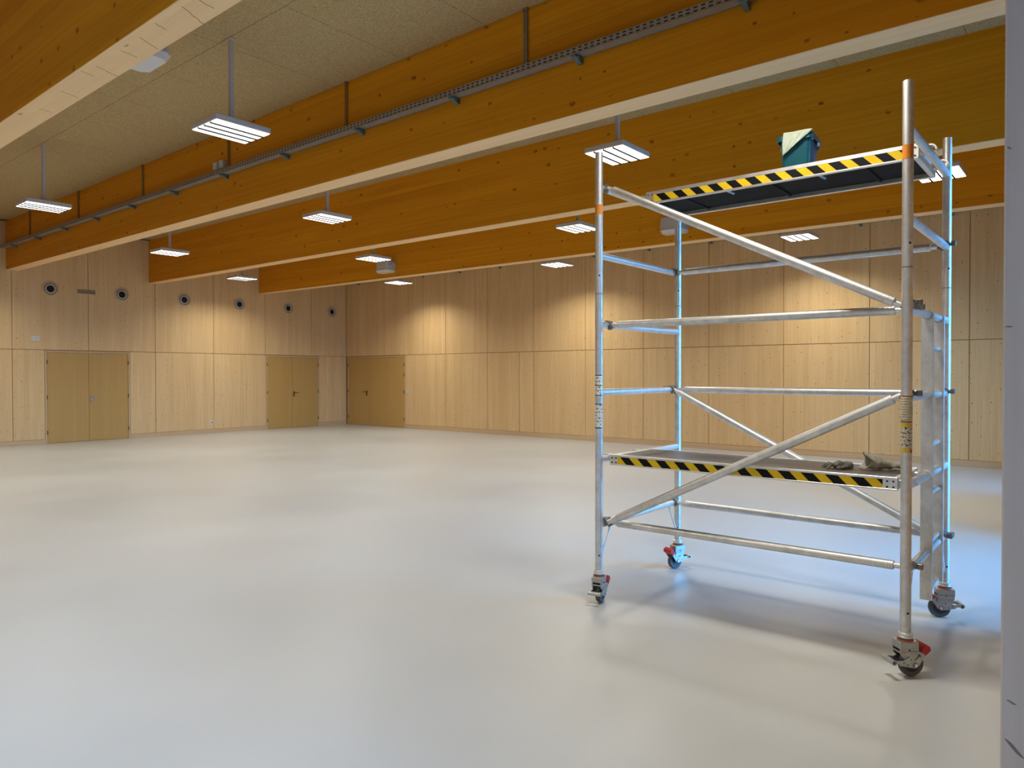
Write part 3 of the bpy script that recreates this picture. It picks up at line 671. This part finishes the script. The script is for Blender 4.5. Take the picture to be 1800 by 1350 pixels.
w0, d0, w1, d1, hh = 0.105, 0.078, 0.132, 0.100, 0.262
lv = [(rrect(w0, d0, .02), 0), (rrect(w0+.004, d0+.004, .022), .012), (rrect(w1-.004, d1-.004, .025), hh-.05)]
b = loft(lv + [(rrect(w1, d1, .026), hh), (rrect(w1-.006, d1-.006, .024), hh), (rrect(w0, d0, .02), .015)])
b.poly([(x, y, .015) for x, y in rrect(w0, d0, .02)], [tuple(range(24))]); b.build('bucket_body', M['teal'], BK)
rim = MB(); o1, o2, i1 = rrect(w1+.002, d1+.002, .027), rrect(w1+.016, d1+.016, .034), rrect(w1-.005, d1-.005, .024); n = 24
rim.poly([(x, y, hh-.004) for x, y in i1] + [(x, y, hh+.004) for x, y in o1] + [(x, y, hh) for x, y in o2] + [(x, y, hh-.034) for x, y in o2] + [(x, y, hh-.034) for x, y in rrect(w1+.012, d1+.012, .032)] + [(x, y, hh-.006) for x, y in o1],
         [(j*n+i, j*n+(i+1) % n, (j+1)*n+(i+1) % n, (j+1)*n+i) for j in range(5) for i in range(n)], False)
rim.build('rim', M['teal'], BK)
for s in (-1, 1): MB().tube((0.02, s*(d1+.010), hh-.045), (0.02, s*(d1+.024), hh-.045), .013, n=14).build('handle_pivot', M['plastic'], BK)
hp = []
for k in range(13):
    a = PI*k/12; hp.append((0.02+.158*math.sin(a)*.95, math.cos(a)*(d1+.020), hh-.045-.05*math.sin(a)+.022*math.sin(2*a)**2))
MB().path(hp, .0055, 8).build('handle', M['teal'], BK)
def cloth():
    nu, nv = 26, 34; vs = []; fs = []
    for j in range(nv+1):
        t = j/nv                                   # 0 inside the bucket .. 1 tip hanging outside
        for i in range(nu+1):
            u = i/nu - .5
            width = 0.178 if t < .5 else 0.178*(1-((t-.5)/.5)**1.1*0.86)
            y = u*width + (-0.024 if t < .5 else -0.024 + (t-.5)*.17)
            if t < .35: x = -w1 + 0.05 - 0.05*(t/.35); z = hh-.035+.045*(t/.35)
            elif t < .5: q = (t-.35)/.15; x = -w1 - .024*q; z = hh+.010+.007*math.sin(q*PI)
            else: q = (t-.5)/.5; x = -w1-.024-.004*math.sin(q*PI)+.010*q; z = hh+.010-.132*q - .02*u*q
            nz = noise.noise(Vector((y*24, t*5, 1.3))); x += -.0045*abs(nz)-.001; z += .004*noise.noise(Vector((y*18, t*6, 7)))
            x += -.004*math.sin(u*11+t*4)**2*(1 if t > .5 else .4)
            vs.append((x, y, z))
    for j in range(nv):
        for i in range(nu): a = j*(nu+1)+i; fs.append((a, a+1, a+nu+2, a+nu+1))
    m = MB(); m.poly(vs, fs, True); return m.mesh('cleaning_cloth')
cl = obj('cleaning_cloth', cloth(), M['cloth'], None, BK.location, BK.rotation_euler); tag(cl, 'pale green cloth hung over the rim of the teal bucket', 'cloth')
sd = cl.modifiers.new('thick', 'SOLIDIFY'); sd.thickness = .003; sd.offset = 0

# ------------------------------------------------------------------ work gloves on the lower platform
def glove_final(name, mat, loc, rz, seed, curl, label, scale=(1, 1, 1)):
    me = D.meshes.new('tmp'); o = D.objects.new('tmp', me); COL.objects.link(o)
    rnd = random.Random(seed); vs, es, rad = [], [], []
    def v(p, r): vs.append(p); rad.append(r); return len(vs)-1
    a = v((-.10, 0, .024), .040); b0 = v((-.05, 0, .022), .036); c = v((0, 0, .026), .037); es += [(a, b0), (b0, c)]
    for yy, ln in ((-.034, .070), (-.012, .084), (.012, .078), (.034, .060)):
        prev = v((.036, yy, .024), .0140); es.append((c, prev))
        for q in range(1, 4):
            p = (.036+ln*q/3*(1-.12*curl*q), yy*(1+.25*q/3)+rnd.uniform(-.006, .006), .017+.022*curl*math.sin(q*1.3)+rnd.uniform(0, .005))
            i = v(p, .0125-.0012*q); es.append((prev, i)); prev = i
    t0 = v((-.03, .044, .020), .015); t1 = v((.005, .070, .016), .013); t2 = v((.034, .076, .015), .0115); es += [(b0, t0), (t0, t1), (t1, t2)]
    me.from_pydata(vs, es, [])
    sk = o.modifiers.new('skin', 'SKIN'); sub = o.modifiers.new('sub', 'SUBSURF'); sub.levels = 2; sub.render_levels = 2
    if not me.skin_vertices:
        bm = bmesh.new(); bm.from_mesh(me); bm.verts.layers.skin.verify(); bm.to_mesh(me); bm.free()
    for i, s in enumerate(me.skin_vertices[0].data): s.radius = (rad[i], rad[i]*.5); s.use_root = (i == 0)
    dg = bpy.context.evaluated_depsgraph_get(); dg.update(); ev = o.evaluated_get(dg); out = D.meshes.new_from_object(ev)
    for p in out.vertices:
        n = noise.noise_vector(p.co*34 + Vector((seed, 0, 0)))*0.007 + noise.noise_vector(p.co*80)*0.003
        p.co += n; p.co = Vector((p.co.x*scale[0], p.co.y*scale[1], p.co.z*scale[2]))
    zmin = min(p.co.z for p in out.vertices)
    for p in out.vertices: p.co.z -= zmin
    out.polygons.foreach_set('use_smooth', [True]*len(out.polygons)); out.materials.clear(); out.materials.append(mat)
    D.objects.remove(o); out.name = name
    return tag(obj(name, out, None, None, loc, (0, 0, rz)), label, 'glove', 'work gloves on the lower platform')
glove_final('work_glove', M['glove_d'], (SX+.30, SY+.41, 1.003), 2.15, 3, .35, 'dark crumpled work glove at the left of the pair on the lower platform', (.85, .9, 1.25))
def folded_glove(loc, rz):
    """cuff open towards local -x, fingers trailing towards +x"""
    N, K = 18, 28; L = .155; vs = []; fs = []
    def ring(t, k, inner):
        a = 2*PI*k/K; ry = .052*(1-.35*t); rz = .047*(1-.62*t**1.3)
        f = 1 - .16*inner; p = Vector((L*t, ry*f*math.cos(a), .047*(1-.58*t)+rz*f*math.sin(a)))
        q = p*1.0; q += noise.noise_vector(p*26 + Vector((3, 1, 4)))*.012 + noise.noise_vector(p*60)*.005
        q.x += .018*math.sin(2*a+1)*(1-t); return q
    for j in range(N+1): vs += [ring(j/N, k, 0) for k in range(K)]
    for j in range(9): vs += [ring(j/N, k, 1) for k in range(K)]
    for j in range(N): fs += [(j*K+k, j*K+(k+1) % K, (j+1)*K+(k+1) % K, (j+1)*K+k) for k in range(K)]
    b = (N+1)*K
    for j in range(8): fs += [(b+j*K+k, b+(j+1)*K+k, b+(j+1)*K+(k+1) % K, b+j*K+(k+1) % K) for k in range(K)]
    fs += [(k, b+k, b+(k+1) % K, (k+1) % K) for k in range(K)] + [tuple(N*K+k for k in range(K)), tuple(b+8*K+k for k in range(K))[::-1]]
    m = MB().poly(vs, fs, True)
    for yy, ln, bend in ((-.030, .085, -.02), (-.010, .10, .012), (.010, .095, .03), (.028, .07, .05)):
        pts = [(L-.02 + ln*q/5, yy*(1-.1*q)+bend*(q/5)**2, .020+.006*math.sin(q*1.7+yy*50)-.006*q/5) for q in range(6)]
        m.path(pts, [.0125, .0125, .0118, .011, .0100, .006], 10)
    m.path([(.06, .045, .030), (.085, .070, .026), (.115, .078, .018), (.135, .076, .012)], [.015, .0135, .012, .008], 10)
    zmin = min(v[2] for v in m.v); m.v = [(x, y, z-zmin) for x, y, z in m.v]
    return tag(m.build('work_glove', M['glove_l'], None, loc, (0, 0, rz)), 'grey work glove with open cuff beside the scaffold post on the lower platform', 'glove', 'work gloves on the lower platform')
folded_glove((SX+.325, SY+.275, 1.003), -0.95)
